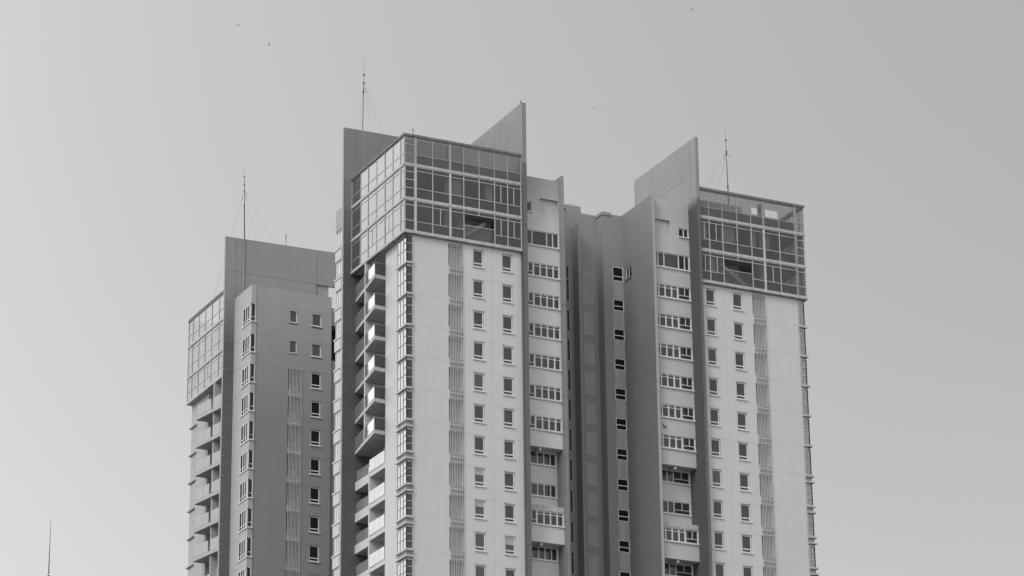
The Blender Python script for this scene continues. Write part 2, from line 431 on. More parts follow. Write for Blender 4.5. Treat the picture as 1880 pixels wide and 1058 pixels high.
    for k in range(12):
        zt = 112.85 - FL * k
        if k < 6:
            pts = [(X(-.4), 5.27), (X(-1.6), 5.12), (X(-.47), 12.19), (X(1.7), 12.19), (X(1.7), 5.27)]
            sl = MB().prism(pts, zt - .38, zt); o = add(sl, 'balcony', M_SLAB, bevel=.02)
            # balustrades: angled run in two leaves and short front return
            def run(p, q, mb, h0=.03, h1=1.17, t=.03):
                p = Vector((X(p[0]), p[1])); q = Vector((X(q[0]), q[1])); d = (q - p).normalized(); nn = Vector((-d.y, d.x)) * t
                mb.prism([tuple(p), tuple(q), tuple(q + nn), tuple(p + nn)], zt + h0, zt + h1)
            g = MB(); run((-1.55, 5.2), (-1.06, 8.5), g); run((-.97, 8.9), (-.50, 12.1), g)
            bb = g.build('balustrade', M_BAL, o)
            g = MB(); run((-.45, 5.3), (-1.5, 5.18), g); g.build('balustrade', M_PANE, o)
            r = MB(); run((-1.57, 5.17), (-1.06, 8.5), r, 1.17, 1.21, .05); run((-.45, 5.28), (-1.55, 5.15), r, 1.17, 1.21, .05); run((-.97, 8.9), (-.5, 12.1), r, 1.17, 1.21, .05)
            r.build('handrail', M_METAL, bb)
        else:
            sl = MB(); box(sl, -.40, 1.7, 5.27, 8.78, zt - .42, zt + .0); box(sl, -.40, 1.7, 9.06, 12.19, zt - .85, zt - .0)
            o = add(sl, 'balcony', M_LIGHT2)
            g = MB(); box(g, -.44, -.41, 5.3, 6.4, zt + .05, zt + 1.27); box(g, -.44, -.41, 6.42, 7.55, zt + .05, zt + 1.27); box(g, -.44, -.41, 7.57, 8.76, zt + .05, zt + 1.27)
            g.build('balustrade', M_BAL, o)
            g = MB(); box(g, -.30, -.27, 9.1, 10.6, zt + .03, zt + 1.1); box(g, -.30, -.27, 10.62, 12.1, zt + .03, zt + 1.1); g.build('balustrade', M_BAL, o)
        bm_ = MB(); box(bm_, .9, 1.2, 5.27, 8.6, zt - .8, zt - .42)
        add(bm_, 'beam', M_LIGHT2)
    # ---------------- crown of glass
    YF, XC = -.25, -.95
    xe = 11.17 if B else 11.42
    if B:
        fr_m = [(7.24 - .39, .07), (8.9 - .39, .07), (5.6 - .39, .07), (2.35 - .39, .07), (10.42 - .39, .07)]
        wide = [(-.06, .24), (3.66, .22)]
        sub2 = [10.6, 9.25]; sub3 = [10.6, 9.25, 2.85]
        opn = (5.21, 8.51)
    else:
        fr_m = [(1.98, .07), (5.25, .07), (6.88, .07), (8.52, .07), (9.92, .07)]
        wide = [(.06, .24), (3.72, .2)]
        sub2 = [9.2, 10.58]; sub3 = [2.8, 9.2, 10.58]
        opn = (5.25, 8.52)
    TF = (lambda u, w2, z: (X(u), YF - w2, z)); TSD = (lambda u, w2, z: (X(XC) + (w2 if B else -w2), u, z))
    levels = [(122.40, 125.16), (118.90, 122.13), (115.58, 118.63)]
    trans = [[123.37], [121.73, 119.93], [118.25, 116.57]]
    ctr = [[124.35, 123.39], [121.56, 120.75, 119.9], [118.16, 116.61]]
    # floor bands
    for i, (z0, z1) in enumerate([(125.16, 125.42), (122.13, 122.40), (118.63, 118.90), (115.32, 115.58)]):
        b_ = MB(); p = .10 if i else .14
        box(b_, XC - p, xe - .01, YF - p, YF + .3, z0, z1); box(b_, XC - p, XC + .3, YF + .3, 12.19, z0, z1)
        if i == 3: box(b_, XC + .3, xe - .01, YF + .3, 12.19, z0 + .003, z1 - .004)
        o = add(b_, 'parapet_coping' if i == 0 else 'floor_band', M_COPE if i == 0 else M_SLAB, bevel=.02)
        if i == 3:
            s_ = MB(); box(s_, XC - p + .03, xe - .02, YF - p + .03, YF + .28, z0 - .05, z0 - .002); box(s_, XC - p + .03, XC + .28, YF + .28, 12.18, z0 - .05, z0 - .002)
            s_.build('drip_edge', M_SOFF, o)
    # interior: slabs, columns and back walls seen through the glass
    inn = MB(); box(inn, XC + .35, xe - .05, YF + .35, 12.15, 118.6, 118.85); box(inn, XC + .35, xe - .05, YF + .35, 12.15, 122.1, 122.35)
    box(inn, 2.2, xe - .05, 4.2, 4.4, 115.6, 122.1); box(inn, 2.2, 2.4, 4.4, 12.1, 115.6, 122.1)
    box(inn, opn[0] + .3, opn[1] + .6, 1.9, 2.0, 115.62, 118.6)
    add(inn, 'interior_wall', M_ROOM)
    inn = MB(); box(inn, 1.5, xe - .5, 6.3, 6.5, 122.35, 124.6)
    if B: box(inn, 4.6, xe - .1, 2.4, 2.55, 122.35, 125.3)
    box(inn, 1.5, 1.7, 6.5, 11.8, 122.35, 124.6); add(inn, 'plant_screen', M_ROOM)
    for c_ in ((3.6, .3, 122.4, 125.0), (3.6, .3, 115.6, 118.5), (3.6, .3, 118.9, 122.05), (7.9, .6, 118.9, 122.05)):
        inn = MB(); box(inn, c_[0], c_[0] + .3, c_[1], c_[1] + .3, c_[2], c_[3]); add(inn, 'column', M_ROOM)
    if not B or True:
        st = MB(); xs = lambda x: X(x)      # stair flight seen inside the open bay
        st.vprism_ = None
        A_ = [(5.4, 115.9), (8.1, 117.9), (8.1, 118.3), (5.4, 116.3)]
        st2 = MB(lambda u, w2, z: (X(u), .9 + w2, z)); st2.vprism(A_ if not B else [(5.3, 116.0), (8.3, 118.0), (8.3, 118.4), (5.3, 116.4)], 0, 1.0)
        add(st2, 'stair_flight', M_ROOM)
    for i, (z0, z1) in enumerate(levels):
        H = z1 - z0
        # front frames
        f_ = MB(TF); g_ = MB(TF); t = .05
        f_.box(XC, XC + .08, -.04, .05, z0, z1); f_.box(xe - .12, xe - .02, -.04, .05, z0, z1)
        col_ = MB(TF)
        for n_, (c, wd) in enumerate(wide): ((col_ if (B and n_ == 0) or i == 0 else f_)).box(c, c + wd, -.05, .07, z0, z1)
        c0 = wide[0][0]
        for z in ctr[i]: f_.box(XC + .08, c0, -.03, .035, z - .035, z + .035)
        xs_ = sorted([wide[0][0] + wide[0][1]] + [q for q, _ in fr_m] + [wide[1][0]] + [xe - .1])
        for q, wd in fr_m:
            if i == 2 and opn[0] + .1 < q < opn[1] - .1: f_.box(q - wd / 2, q + wd / 2, -.04, .05, trans[2][0], z1)
            else: f_.box(q - wd / 2, q + wd / 2, -.04, .05, z0, z1)
        for q_i, z in enumerate(trans[i]):
            if i == 2 and q_i == 1:
                f_.box(c0 + .2, opn[0], -.03, .035, z - .03, z + .03); f_.box(opn[1], xe - .1, -.03, .035, z - .03, z + .03)
            else: f_.box(c0 + .2, xe - .1, -.03, .035, z - .03, z + .03)
        if i == 2: f_.box(opn[0], opn[1], -.02, .02, 117.05, 117.10)
        for q in (sub2 if i == 1 else sub3 if i == 2 else []): f_.box(q - .035, q + .035, -.02, .03, trans[i][1], trans[i][0])
        f_.box(XC + .08, xe - .1, -.035, .04, z1 - .07, z1 - .002); f_.box(XC + .08, xe - .1, -.035, .04, z0 + .002, z0 + .06)
        o = add(f_, 'curtain_wall', M_CFRAME if i else M_METAL)
        if col_.f: col_.build('mullion_cover', M_CORE if B else M_METAL, o)
        ho = []
        if i == 2: ho = [(opn[0] + .02, opn[1] - .02, 117.08, trans[2][0] - .02, 0.001)]
        if i == 0 and B: ho = [(2.05, 3.5, 123.5, 124.25, .001), (4.0, 5.1, 123.55, 124.2, .001)]
        g_.grid(XC + .02, xe - .05, z0, z1, ho, .001)
        low = trans[i][-1]
        g_.build('glass', M_CROWNT if i == 0 else M_CROWN, o)
        # opaque spandrel strip behind the lowest lights
        sp = MB(TF); 
        if i != 2: sp.quad((c0 + .2, -.06, z0), (xe - .1, -.06, z0), (xe - .1, -.06, low - .04), (c0 + .2, -.06, low - .04))
        else:
            sp.quad((c0 + .2, -.06, z0), (opn[0], -.06, z0), (opn[0], -.06, low - .04), (c0 + .2, -.06, low - .04))
            sp.quad((opn[1], -.06, z0), (xe - .1, -.06, z0), (xe - .1, -.06, low - .04), (opn[1], -.06, low - .04))
        sp.build('spandrel', M_SPAN, o)
        # curtains / blinds behind some lights
        if i:
            cu = MB(TF); 
            for q0, q1 in zip(xs_, xs_[1:]):
                if random.random() < .45 and not (i == 2 and opn[0] - .1 < (q0 + q1) / 2 < opn[1] + .1):
                    a_ = q0 + (q1 - q0) * random.choice((0, .5)); cu.box(a_ + .05, q1 - .05, -.42, -.36, low, trans[i][0])
            if cu.f: cu.build('curtain', M_CURT, o)
        # side frames
        f_ = MB(TSD)
        f_.box(YF, YF + .08, -.05, .05, z0, z1); f_.box(12.08, 12.18, -.04, .05, z0, z1)
        my = [.62, 2.42, 4.25, 6.2, 8.2, 10.0]
        for n_, q in enumerate(my): f_.box(q - (.06 if n_ % 2 == 0 else .035), q + (.06 if n_ % 2 == 0 else .035), -.04, .055 if n_ % 2 == 0 else .04, z0, z1)
        for z in trans[i]: f_.box(YF + .08, 12.08, -.03, .03, z - .03, z + .03)
        if i == 2:
            for q in (3.3, 7.2): f_.box(q - .03, q + .03, -.02, .03, trans[2][1], trans[2][0])
        f_.box(YF + .08, 12.08, -.035, .04, z1 - .06, z1 - .002)
        o = add(f_, 'curtain_wall', M_METAL)
        g_ = MB(TSD)
        ym = [YF + .04] + my + [12.15]
        for a_, b_ in zip(ym, ym[1:]):       # every light leans by a hair, so reflections break from pane to pane
            e1, e2 = random.uniform(-.006, .006), random.uniform(-.006, .006)
            g_.quad((a_, e1, z0), (b_, -e1, z0), (b_, -e1 + e2, z1), (a_, e1 + e2, z1))
        g_.build('glass', M_CROWNS, o)
M_SPAN = mat('spandrel_panel', .085, var=.12, streak=.9)
M_CURT = mat('curtain_cloth', .45, var=.05, streak=.3)
M_CROWNT = glass('roof_screen_glass', .42, boost=2.0, diffuse=.10, clear=True, wob=.04)
M_REARW = glass('rear_side_pane', 0, boost=.35, diffuse=.03)
M_CROWNC = glass('rear_curtain_glass', .3, boost=1.15, diffuse=.30, clear=True, wob=.03)
M_RETURN = mat('return_wall_render', .175, upper=(.25, 108, 121, 2), var=.04, streak=.05)  # fading sky light down the wall painted into the colour
M_REARG = mat('frosted_balustrade', .37, rough=.4, var=.04, streak=.08)
M_REARL = mat('rear_tower_side_render', .40, var=.03, streak=.05)
M_CROWNS = glass('side_curtain_glass', .35, boost=1.9, diffuse=.16, clear=True, wob=.03)
wing(False); wing(True)

# ---- blade walls (fins) and the raised slab
def fin_joints(x, y0, y1, sgn, zs, name='joint_lines'):
    j = MB()
    for z in zs: j.box(x - .003, x, y0, y1, z - .014, z + .014)
    return j
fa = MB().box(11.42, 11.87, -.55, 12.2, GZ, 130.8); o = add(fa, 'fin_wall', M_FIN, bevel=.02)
j = fin_joints(11.42, -.55, 0, 1, [112.05 - FL * k for k in range(11)] + [126.3]); 
for k in range(11): j.box(11.43, 11.86, -.553, -.55, 112.05 - FL * k - .014, 112.05 - FL * k + .014)
j.box(11.417, 11.42, .55, .58, 125.5, 130.7); pattern(o, j, M_JOINTD)
MB().box(11.43, 11.86, -.556, -.5505, GZ, 124.5).build('end_face', M_FINEND, bpy.data.objects['fin_wall'])  # paler sheet over the fin end, its brighter light painted in
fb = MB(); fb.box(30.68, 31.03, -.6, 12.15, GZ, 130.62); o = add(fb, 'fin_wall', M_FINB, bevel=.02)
j = fin_joints(30.68, -.6, 1.2, 1, [108.95 - FL * k for k in range(-1, 10)]); 
j.box(30.677, 30.68, .55, .58, 124.0, 130.5); j.box(30.677, 30.68, -.55, 7.6, 126.85, 126.88)
for k in range(-1, 10): j.box(30.69, 31.02, -.603, -.6, 108.95 - FL * k - .014, 108.95 - FL * k + .014)
pattern(o, j, M_JOINTD)
MB().box(30.69, 31.02, -.606, -.6005, GZ, 124.0).build('end_face', M_FINEND, o)
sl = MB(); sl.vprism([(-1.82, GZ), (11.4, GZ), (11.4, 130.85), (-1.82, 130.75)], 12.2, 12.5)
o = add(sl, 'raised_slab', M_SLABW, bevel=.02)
j = MB()
for k in range(-2, 11): j.box(-1.80, -.5, 12.197, 12.2, 112.05 - FL * k - .014, 112.05 - FL * k + .014)
j.box(-.63, -.60, 12.197, 12.2, 124.0, 130.6); pattern(o, j, M_JOINTD)
cl = MB()
for n_ in range(48): cl.box(-1.83, -1.76, 12.15, 12.2, 125.5 - n_ * 1.02, 125.62 - n_ * 1.02)
cl.box(-1.8, -1.79, 12.165, 12.185, GZ, 130.7); cl.build('lightning_conductor', M_METAL, o)
ec = MB().box(-1.85, -1.823, 12.19, 12.52, GZ, 130.78); ec.build('end_face', M_MIDW, o)  # pale sheet on the slab end, its lit side painted in

# ---- rear-left wing behind the raised slab: stacked window bays
rw = MB().box(-1.62, 4.0, 12.52, 14.25, GZ, 122.3); rw.box(-1.84, -1.62, 12.54, 14.05, 120.15, 122.4)
add(rw, 'rear_wing', M_MIDW)
me = None
for k in range(-1, 11):
    zt = 116.95 - FL * k
    o = make_window('bay_window', SIDE, 1.36, 1.78, verts=[(.48, .3, 1.75, .05), (.9, .3, 1.75, .05)], hors=[(.32, .05, 1.3, .05)], fw=.06, loc=(-1.78, 12.56, zt - 1.78), depth=.04, pane=M_BAYG, sill=False)
    P_(o)
    pn = MB().box(-1.90, -1.63, 12.53, 14.02, zt - 3.07, zt - 1.95); add(pn, 'spandrel_panel', M_LIGHT2)
    s_ = MB().box(-1.98, -1.63, 12.53, 14.1, zt - 1.94, zt - 1.80); add(s_, 'bay_sill', M_LIGHT)

# ---- kitchen bays
def kitchen(B):
    x0, x1 = (26.56, 30.68) if B else (11.87, 16.2)
    zr = 124.05 if B else 123.95
    # projecting bay face
    holes = []
    Ws = []
    wx = (26.86, 30.64) if B else (12.2, 16.12)
    for k in (0, 1, 2, 3, 4, 5): holes.append((wx[0], wx[1], 113.75 - FL * k, 115.05 - FL * k, .14))
    holes.append((wx[0], wx[1], 116.9, 118.42, .14))
    holes.append((29.5, 30.64, 120.38, 121.3, .14) if B else (12.3, 13.28, 120.32, 121.32, .14))
    holes.append((26.9, 28.55, 120.2, 121.88, .28, True) if B else (14.15, 16.1, 120.25, 121.86, .28, True))
    T = lambda u, w2, z: (u, 1.2 - w2, z)
    top = MB(T).grid(x0, x1, 96.53, zr, holes, .14)
    top.quad((x0, 0, 96.53), (x1, 0, 96.53), (x1, -1.25, 96.53), (x0, -1.25, 96.53))
    top.quad((x0, 0, zr), (x1, 0, zr), (x1, -6, zr), (x0, -6, zr))
    kt = add(top, 'kitchen_bay', M_KITB if B else M_KITA)
    nx = (26.92, 28.53, 120.22, 121.86) if B else (14.17, 16.08, 120.27, 121.84)
    MB(T).quad((nx[0], -.277, nx[2]), (nx[1], -.277, nx[2]), (nx[1], -.277, nx[3]), (nx[0], -.277, nx[3])).build('niche_panel', M_NICHE, kt)
    low = MB(T).grid(x0, x1, 87.2, 90.78, [(wx[0], wx[1], 88.95, 90.25, .14)], .14)
    low.quad((x0, 0, 87.2), (x1, 0, 87.2), (x1, -1.25, 87.2), (x0, -1.25, 87.2))
    low.quad((x0, 0, 90.78), (x1, 0, 90.78), (x1, -1.25, 90.78), (x0, -1.25, 90.78))
    add(low, 'kitchen_bay', M_KITB if B else M_KITA)
    lg = MB().box(x0 + .01, x1 - .01, 1.17, 1.198, 90.27, 90.80); add(lg, 'bay_parapet', M_SLAB)
    T2 = lambda u, w2, z: (u, 2.45 - w2, z)
    rx = (27.1, 30.6) if B else (12.5, 16.08)
    kk = [6, 7, 9, 10, 11]
    rec = MB(T2).grid(x0, x1, GZ, 96.55, [(rx[0], rx[1], 113.82 - FL * k, 115.05 - FL * k, .12) for k in kk], .12)
    add(rec, 'recessed_wall', M_LIGHT)
    for zb_ in (96.2, 86.9): add(MB().box((x0 + x1) / 2 - .3, (x0 + x1) / 2 - .1, 1.3, 2.44, zb_, zb_ + .28), 'bracket_beam', M_LIGHT2)
    # windows
    W = wx[1] - wx[0]; H = 1.30
    if B:
        vs = [(.27, 0, H, .12), (.97, 0, H, .14), (1.70, 0, H, .14), (2.39, 0, H, .17), (3.17, .46, H, .06)]
        hs = [(1.0, .07, 2.33, .07), (.44, 2.45, W - .07, .06)]
    else:
        vs = [(.62, .4, H, .06), (1.16, 0, H, .17), (1.91, 0, H, .14), (2.6, 0, H, .14), (3.3, 0, H, .14)]
        hs = [(1.0, 1.2, W - .07, .07), (.4, .07, 1.1, .06)]
    o = None
    for k in (0, 1, 2, 3, 4, 5, 8):
        if o is None: o = P_(make_window('kitchen_window', FRONT, W, H, vs, hs, fw=.08, loc=(wx[0], 1.2, 113.75), depth=.14, sill_p=.14, sill_h=.15)); src = o
        else:
            c = copy_part(src, (wx[0], 1.2, 113.75 - FL * k)); c.matrix_parent_inverse = src.matrix_parent_inverse.copy()
    W2 = rx[1] - rx[0]
    vs2 = [(.32, 0, 1.23, .09), (1.02, 0, 1.23, .09), (1.72, 0, 1.23, .1), (2.6, .4, 1.23, .05)] if B else [(.9, 0, 1.23, .1), (1.62, 0, 1.23, .1), (2.3, 0, 1.23, .1), (2.98, 0, 1.23, .1)]
    hs2 = [(.42, 1.8, W2 - .07, .05)] if B else []
    src2 = None
    for k in kk:
        if src2 is None: src2 = P_(make_window('kitchen_window', FRONT, W2, 1.23, vs2, hs2, fw=.08, loc=(rx[0], 2.45, 113.82 - FL * k), depth=.12, sill_p=.14, sill_h=.14))
        else:
            c = copy_part(src2, (rx[0], 2.45, 113.82 - FL * k)); c.matrix_parent_inverse = src2.matrix_parent_inverse.copy()
    Hw = 1.52
    vw = [(.27, 0, Hw, .1), (.94, 0, Hw, .1), (2.58, 0, Hw, .1), (3.26, 0, Hw, .1)] if B else [(1.06, 0, Hw, .1), (2.66, 0, Hw, .1), (3.3, 0, Hw, .1)]
    P_(make_window('wide_window', FRONT, W, Hw, vw, [], fw=.08, loc=(wx[0], 1.2, 116.9), depth=.14, sill_p=.14, sill_h=.14))
    if B: P_(make_window('window', FRONT, 1.14, .92, [(.6, 0, .92, .1)], [], fw=.08, loc=(29.5, 1.2, 120.38), depth=.14, sill_p=.12, sill_h=.12))
    else: P_(make_window('window', FRONT, .98, 1.0, [], [], fw=.08, loc=(12.3, 1.2, 120.32), depth=.14, sill_p=.12, sill_h=.1))
kitchen(False); kitchen(True)

# ---- thin blade beside the left kitchen bay, and the tall return wall of the right wing
b2 = MB().box(16.2, 16.5, .65, 8.0, GZ, 124.35); o = add(b2, 'blade_wall', M_CORE, bevel=.015)
j = MB()
for k in range(-1, 11): j.box(16.197, 16.2, .66, 2.4 if k > 5 else 1.18, 115.2 - FL * k - .014 - 1.1, 115.2 - FL * k - 1.1 + .014); j.box(16.21, 16.49, .647, .65, 115.2 - FL * k - 1.114, 115.2 - FL * k - 1.086)
pattern(o, j, M_JOINTD)
T = lambda u, w2, z: (26.25 - w2, u, z)
rt = MB(T).grid(.65, 8.2, GZ, 124.1, [(5.15, 6.35, 117.0, 118.22, .12)], .12)
rt.quad((.65, 0, GZ), (.65, -.31, GZ), (.65, -.31, 124.1), (.65, 0, 124.1))
rt.quad((.65, -.31, GZ), (2.6, -.31, GZ), (2.6, -.31, 124.1), (.65, -.31, 124.1))
rt.quad((.65, 0, 124.1), (8.2, 0, 124.1), (8.2, -.31, 124.1), (.65, -.31, 124.1))
o = add(rt, 'return_wall', M_RETURN)
j = MB(T)
for k in range(-1, 11): j.box(.66, 6.78, 0, .003, 115.35 - FL * k - .014, 115.35 - FL * k + .014)
pattern(o, j, M_JOINTD)
st = MB().box(26.252, 26.54, .64, .648, GZ, 124.08); st.build('edge_trim', M_REARL, o)
P_(make_window('window', SIDE, 1.2, 1.22, [(.6, 0, 1.22, .08)], [], fw=.08, loc=(26.25, 5.15, 117.0), depth=.12, pane=M_PANE3, sill=M_CORE, sill_p=.12))

# ---- recessed stair core
T8 = lambda u, w2, z: (u, 8.0 - w2, z)
slits = [(114.45, 118.2)] + [(111.35 - FL * k, 113.6 - FL * k) for k in range(0, 11)]
lvz = [(114.4, 118.28)] + [(111.24 - FL * k, 113.54 - FL * k) for k in range(0, 11)]
cw = MB(T8).grid(16.5, 24.0, GZ, 124.1, [(20.36, 20.78, a, b, .12) for a, b in slits] + [(22.3, 23.4, a, b, .10, True) for a, b in lvz], .1)
cw.quad((16.5, 0, 124.1), (24.0, 0, 124.1), (24.0, -.6, 124.1), (16.5, -.6, 124.1))
o = add(cw, 'core_wall', M_CORE)
j = MB(T8)
for k in range(-1, 11): j.box(16.55, 21.15, 0, .003, 111.25 - FL * k - .013 + 3.1, 111.25 - FL * k + .013 + 3.1); j.box(21.5, 23.9, 0, .003, 110.95 - FL * k + 3.1, 110.976 - FL * k + 3.1)
pattern(o, j, M_JOINTC)
for a, b in slits:
    P_(make_window('slit_window', FRONT, .42, b - a, [], [(2.4, .03, .39, .06)] if b - a > 3 else [], fw=.05, loc=(20.36, 8.0, a), depth=.09, sill=False, frame=M_LIGHT2))
for a, b in lvz:
    l = MB(FRONT); H = b - a
    l.box(0, .05, -.05, .03, 0, H); l.box(1.05, 1.1, -.05, .03, 0, H); l.box(.05, 1.05, -.05, .03, H - .05, H); l.box(.05, 1.05, -.05, .03, 0, .05)
    z = .09
    while z < H - .1: l.vprism([(.05, z), (1.05, z), (1.05, z + .085), (.05, z + .085)], -.075 + random.uniform(-.01, .012), -.02 + random.uniform(-.006, .006)); z += .115
    P_(l.build('louvre_panel', M_LOUV, None, loc=(22.3, 8.0, a)))
p1 = MB().box(21.2, 21.46, 6.8, 7.998, GZ, 122.45); add(p1, 'pier', M_CORE, bevel=.015)
T68 = lambda u, w2, z: (u, 6.8 - w2, z)
cwz = [(116.95, 118.45)] + [(113.8 - FL * k, 115.0 - FL * k) for k in range(0, 11)]
pf = MB(T68).grid(23.98, 26.248, GZ, 124.0, [(25.0, 26.22, a, b, .10) for a, b in cwz], .1)
pf.quad((23.98, 0, GZ), (23.98, -1.2, GZ), (23.98, -1.2, 124.0), (23.98, 0, 124.0)); pf.quad((23.98, 0, 124), (26.24, 0, 124), (26.24, -1.6, 124), (23.98, -1.6, 124))
o = add(pf, 'core_wall', M_CORE)
cp = MB().box(23.9, 24.95, 6.72, 8.0, 123.8, 124.13); cp.build('coping', M_CORE, o)
j = MB(T68)
for k in range(-1, 11): j.box(24.0, 24.98, 0, .003, 114.3 - FL * k, 114.326 - FL * k); j.box(24.0, 24.98, 0, .003, 113.62 - FL * k, 113.646 - FL * k)
pattern(o, j, M_JOINTC)
for k, (a, b) in enumerate(cwz[:-1]):
    zn = cwz[k + 1][1]
    MB(T68).box(25.02, 26.20, 0, .012, zn + .05, a - .04).build('stained_panel', M_STAIN, o)
for a, b in cwz:
    H = b - a; zm = .5 if H > 1.3 else .5
    P_(make_window('core_window', FRONT, 1.22, H, [], [(zm, .05, 1.17, .08)], fw=.075, loc=(25.0, 6.8, a), depth=.08, pane=M_PANE3, sill=False))
# stair head box on the roof with a round-topped opening
hb = MB(); hb.box(19.9, 22.5, 8.55, 11, 123.3, 125.02); o = add(hb, 'stair_head', M_CORE)
arc = [(20.2 + .62 * math.cos(t * math.pi / 16), 124.25 + .5 * math.sin(t * math.pi / 16)) for t in range(0, 17)]
ar = MB().vprism(arc, 8.53, 8.548); ar.build('arched_opening', M_BLACK, o)
# broken hole in the render of the right kitchen bay
TH = lambda u, w2, z: (27.32 + u, 1.2 - w2, 100.32 + z)
hole_ = MB(TH).vprism([(-.26, .30), (-.20, .27), (-.06, .12), (.04, .04), (.12, -.01), (.22, .04), (.25, .0), (.21, -.13), (.1, -.22), (-.04, -.22), (-.15, -.12), (-.17, -.02), (-.25, .06)], .001, .005)
add(hole_, 'broken_hole', M_HOLE)
h2 = MB(TH).vprism([(-.12, -.11), (.0, -.10), (.08, -.13), (.19, -.08), (.20, -.13), (.1, -.215), (-.035, -.215)], .005, .012)
add(h2, 'broken_edge', M_MIDW)

# ================================================================== REAR-LEFT BUILDING
bld2 = empty('apartment_building', (2, 42, GZ)); tag(bld2, 'darker apartment tower at the left, partly hidden behind the pale front block', 'apartment building')
def P2(o): o.parent = bld2; o.matrix_parent_inverse = Matrix.Translation((-2, -42, -GZ)); return o
def add2(mb, name, material, bevel=0): return P2(mb.build(name, material, None, bevel))
TW = [120.0, 116.67, 113.57] + [110.47 - FL * k for k in range(0, 10)]
TC = [120.22, 116.85, 113.57] + [110.45 - FL * k for k in range(0, 10)]
T36 = lambda u, w2, z: (u, 36.0 - w2, z)
holes = []
for i, z in enumerate(TW):
    holes.append((4.9, 6.05, z - (1.5 if i < 2 else 1.72), z, .14))
    if i < 2: holes.append((2.38, 3.32, z - 1.48, z, .14))
    else: holes.append((2.35, 3.88, z - 2.25, z + .12 if i > 2 else z + .1, .8, True))
holes.append((7.22, 9.5, 115.25, 119.2, 1.2, True))
fw_ = MB(T36).grid(-1.35, 7.17, GZ, 122.2, [h for h in holes if h[0] < 7], .14)
o = add2(fw_, 'front_wall', M_C2)if False else None
M_REARL2 = mat('rear_corner_render', .41, var=.03, streak=.04)
M_C2 = mat('mid_grey_render', .26, upper=(.37, 108, 121, 2), var=.03, streak=.05)  # light gradient painted in: paler top, shaded lower floors
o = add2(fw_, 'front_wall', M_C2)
j = MB(T36)
for z in TC: j.box(-1.3, 2.3, 0, .003, z + .02, z + .05); j.box(3.95, 7.1, 0, .003, z + .0, z + .03)
j.box(6.9, 6.925, 0, .0025, GZ, 114.5); pattern(o, j, M_JOINTC)
ex = MB(lambda u, w2, z: (u, 36.25 - w2, z)).grid(7.17, 11, GZ, 121.1, [(7.2, 9.6, 115.25, 119.2, 1.5, False)], .1)
ex.box(7.2, 9.6, -1.52, -1.5, 115.2, 119.3)
add2(ex, 'side_recess', M_C2); MB().box(7.18, 9.7, 37.6, 37.7, 115.0, 119.5).build('x', M_BLACK)
bpy.data.objects['x'].name = 'dark_opening'; P2(bpy.data.objects['dark_opening'])
ms = MB().box(-1.3, 7.1, 37.0, 40.7, GZ, 121.9); ms.box(-1.0, 11, 41.0, 52.9, GZ, 113.9); add2(ms, 'rear_block', M_MIDW)
rf = MB().box(-1.88, 7.16, 36.15, 40.71, 121.9, 122.0); add2(rf, 'roof', M_MIDW)
tops = MB().box(-1.86, -1.6, 36.3, 40.7, 122.0, 122.2); tops.box(-1.6, 7.1, 36.1, 36.3, 122.0, 122.18); add2(tops, 'parapet_coping', M_COPE)
# corner strip and side wall in paler render
T358 = lambda u, w2, z: (u, 35.93 - w2, z)
TC1 = lambda u, w2, z: (-1.9 - w2, u, z)
cs = MB(T358).grid(-1.9, -1.35, GZ, 122.22, [(-1.9, -1.42, z - 2.0, z, .10) for z in TC], .1)
cs.quad((-1.35, 0, GZ), (-1.35, -.07, GZ), (-1.35, -.07, 122.22), (-1.35, 0, 122.22))
cs.T = TC1; cs.grid(35.93, 40.72, GZ, 122.22, [(35.93, 38.35, z - 2.0, z, .10) for z in TC], .1)
o = add2(cs, 'corner_wall', M_REARL2)
j = MB(TC1)
for z in TC: j.box(38.5, 40.7, 0, .003, z + .4, z + .43)
pattern(o, j, M_JOINTC)
for i, z in enumerate(TC):
    f1 = P2(make_window('corner_window', FRONT, .48, 2.0, [], [(.48, .05, .43, .06)], fw=.06, loc=(-1.9, 35.93, z - 2.0), depth=.08, sill=False, pane=M_PANE))
    f2 = P2(make_window('corner_window', SIDE, 2.42, 2.0, [(.55, 0, 2.0, .1), (1.1, 0, 2.0, .08), (1.72, 0, 2.0, .1)], [(.42, .05, 2.36, .06)], fw=.08, loc=(-1.9, 35.93, z - 2.0), depth=.08, sill=False, pane=M_REARW))
    MB(SIDE).quad((.06, -.062, .06), (.5, -.062, .06), (.5, -.062, 1.92), (.06, -.062, 1.92)).build('pane', M_BAYG, f2)
    s_ = MB(); s_.box(-2.0, -1.33, 35.82, 38.5, z - 2.12, z - 2.004); add2(s_, 'bay_sill', M_WHITE, bevel=.01)
    h = 1.5 if i < 2 else 1.72
    P2(make_window('window', FRONT, 1.15, h, [], [(.38, .07, 1.08, .1)] if i > 1 else [], fw=.125, gap=.035, loc=(4.9, 36, z - h), depth=.14, pane=M_PANE if i < 2 else M_PANE3))
    if i < 2: P2(make_window('window', FRONT, .94, 1.48, [], [], fw=.125, gap=.035, loc=(2.38, 36, z - 1.48), depth=.14, sill=(M_STAIN if i == 0 else M_C2), sill_p=.03, sill_h=.12))
n = 10; base = MB(FRONT)
for i in range(n):
    u = .12 + 1.38 * i / (n - 1); base.box(u - .024, u + .024, .05, .08, -.5, 2.60 - .01)
base.box(.06, 1.56, 0, .028, -.42, -.33)
me = base.mesh('louvre_screen', M_SLAT)
ime = MB(FRONT).box(.3, 1.3, -.72, -.66, .1, 1.0).box(.02, 1.5, -.74, -.70, 1.35, 1.4).mesh('ledge', M_MIDW)
for z in TW[2:]:
    o = P2(place('louvre_screen', me, None, (2.35, 36, z - 2.4))); place('ledge', ime, o)
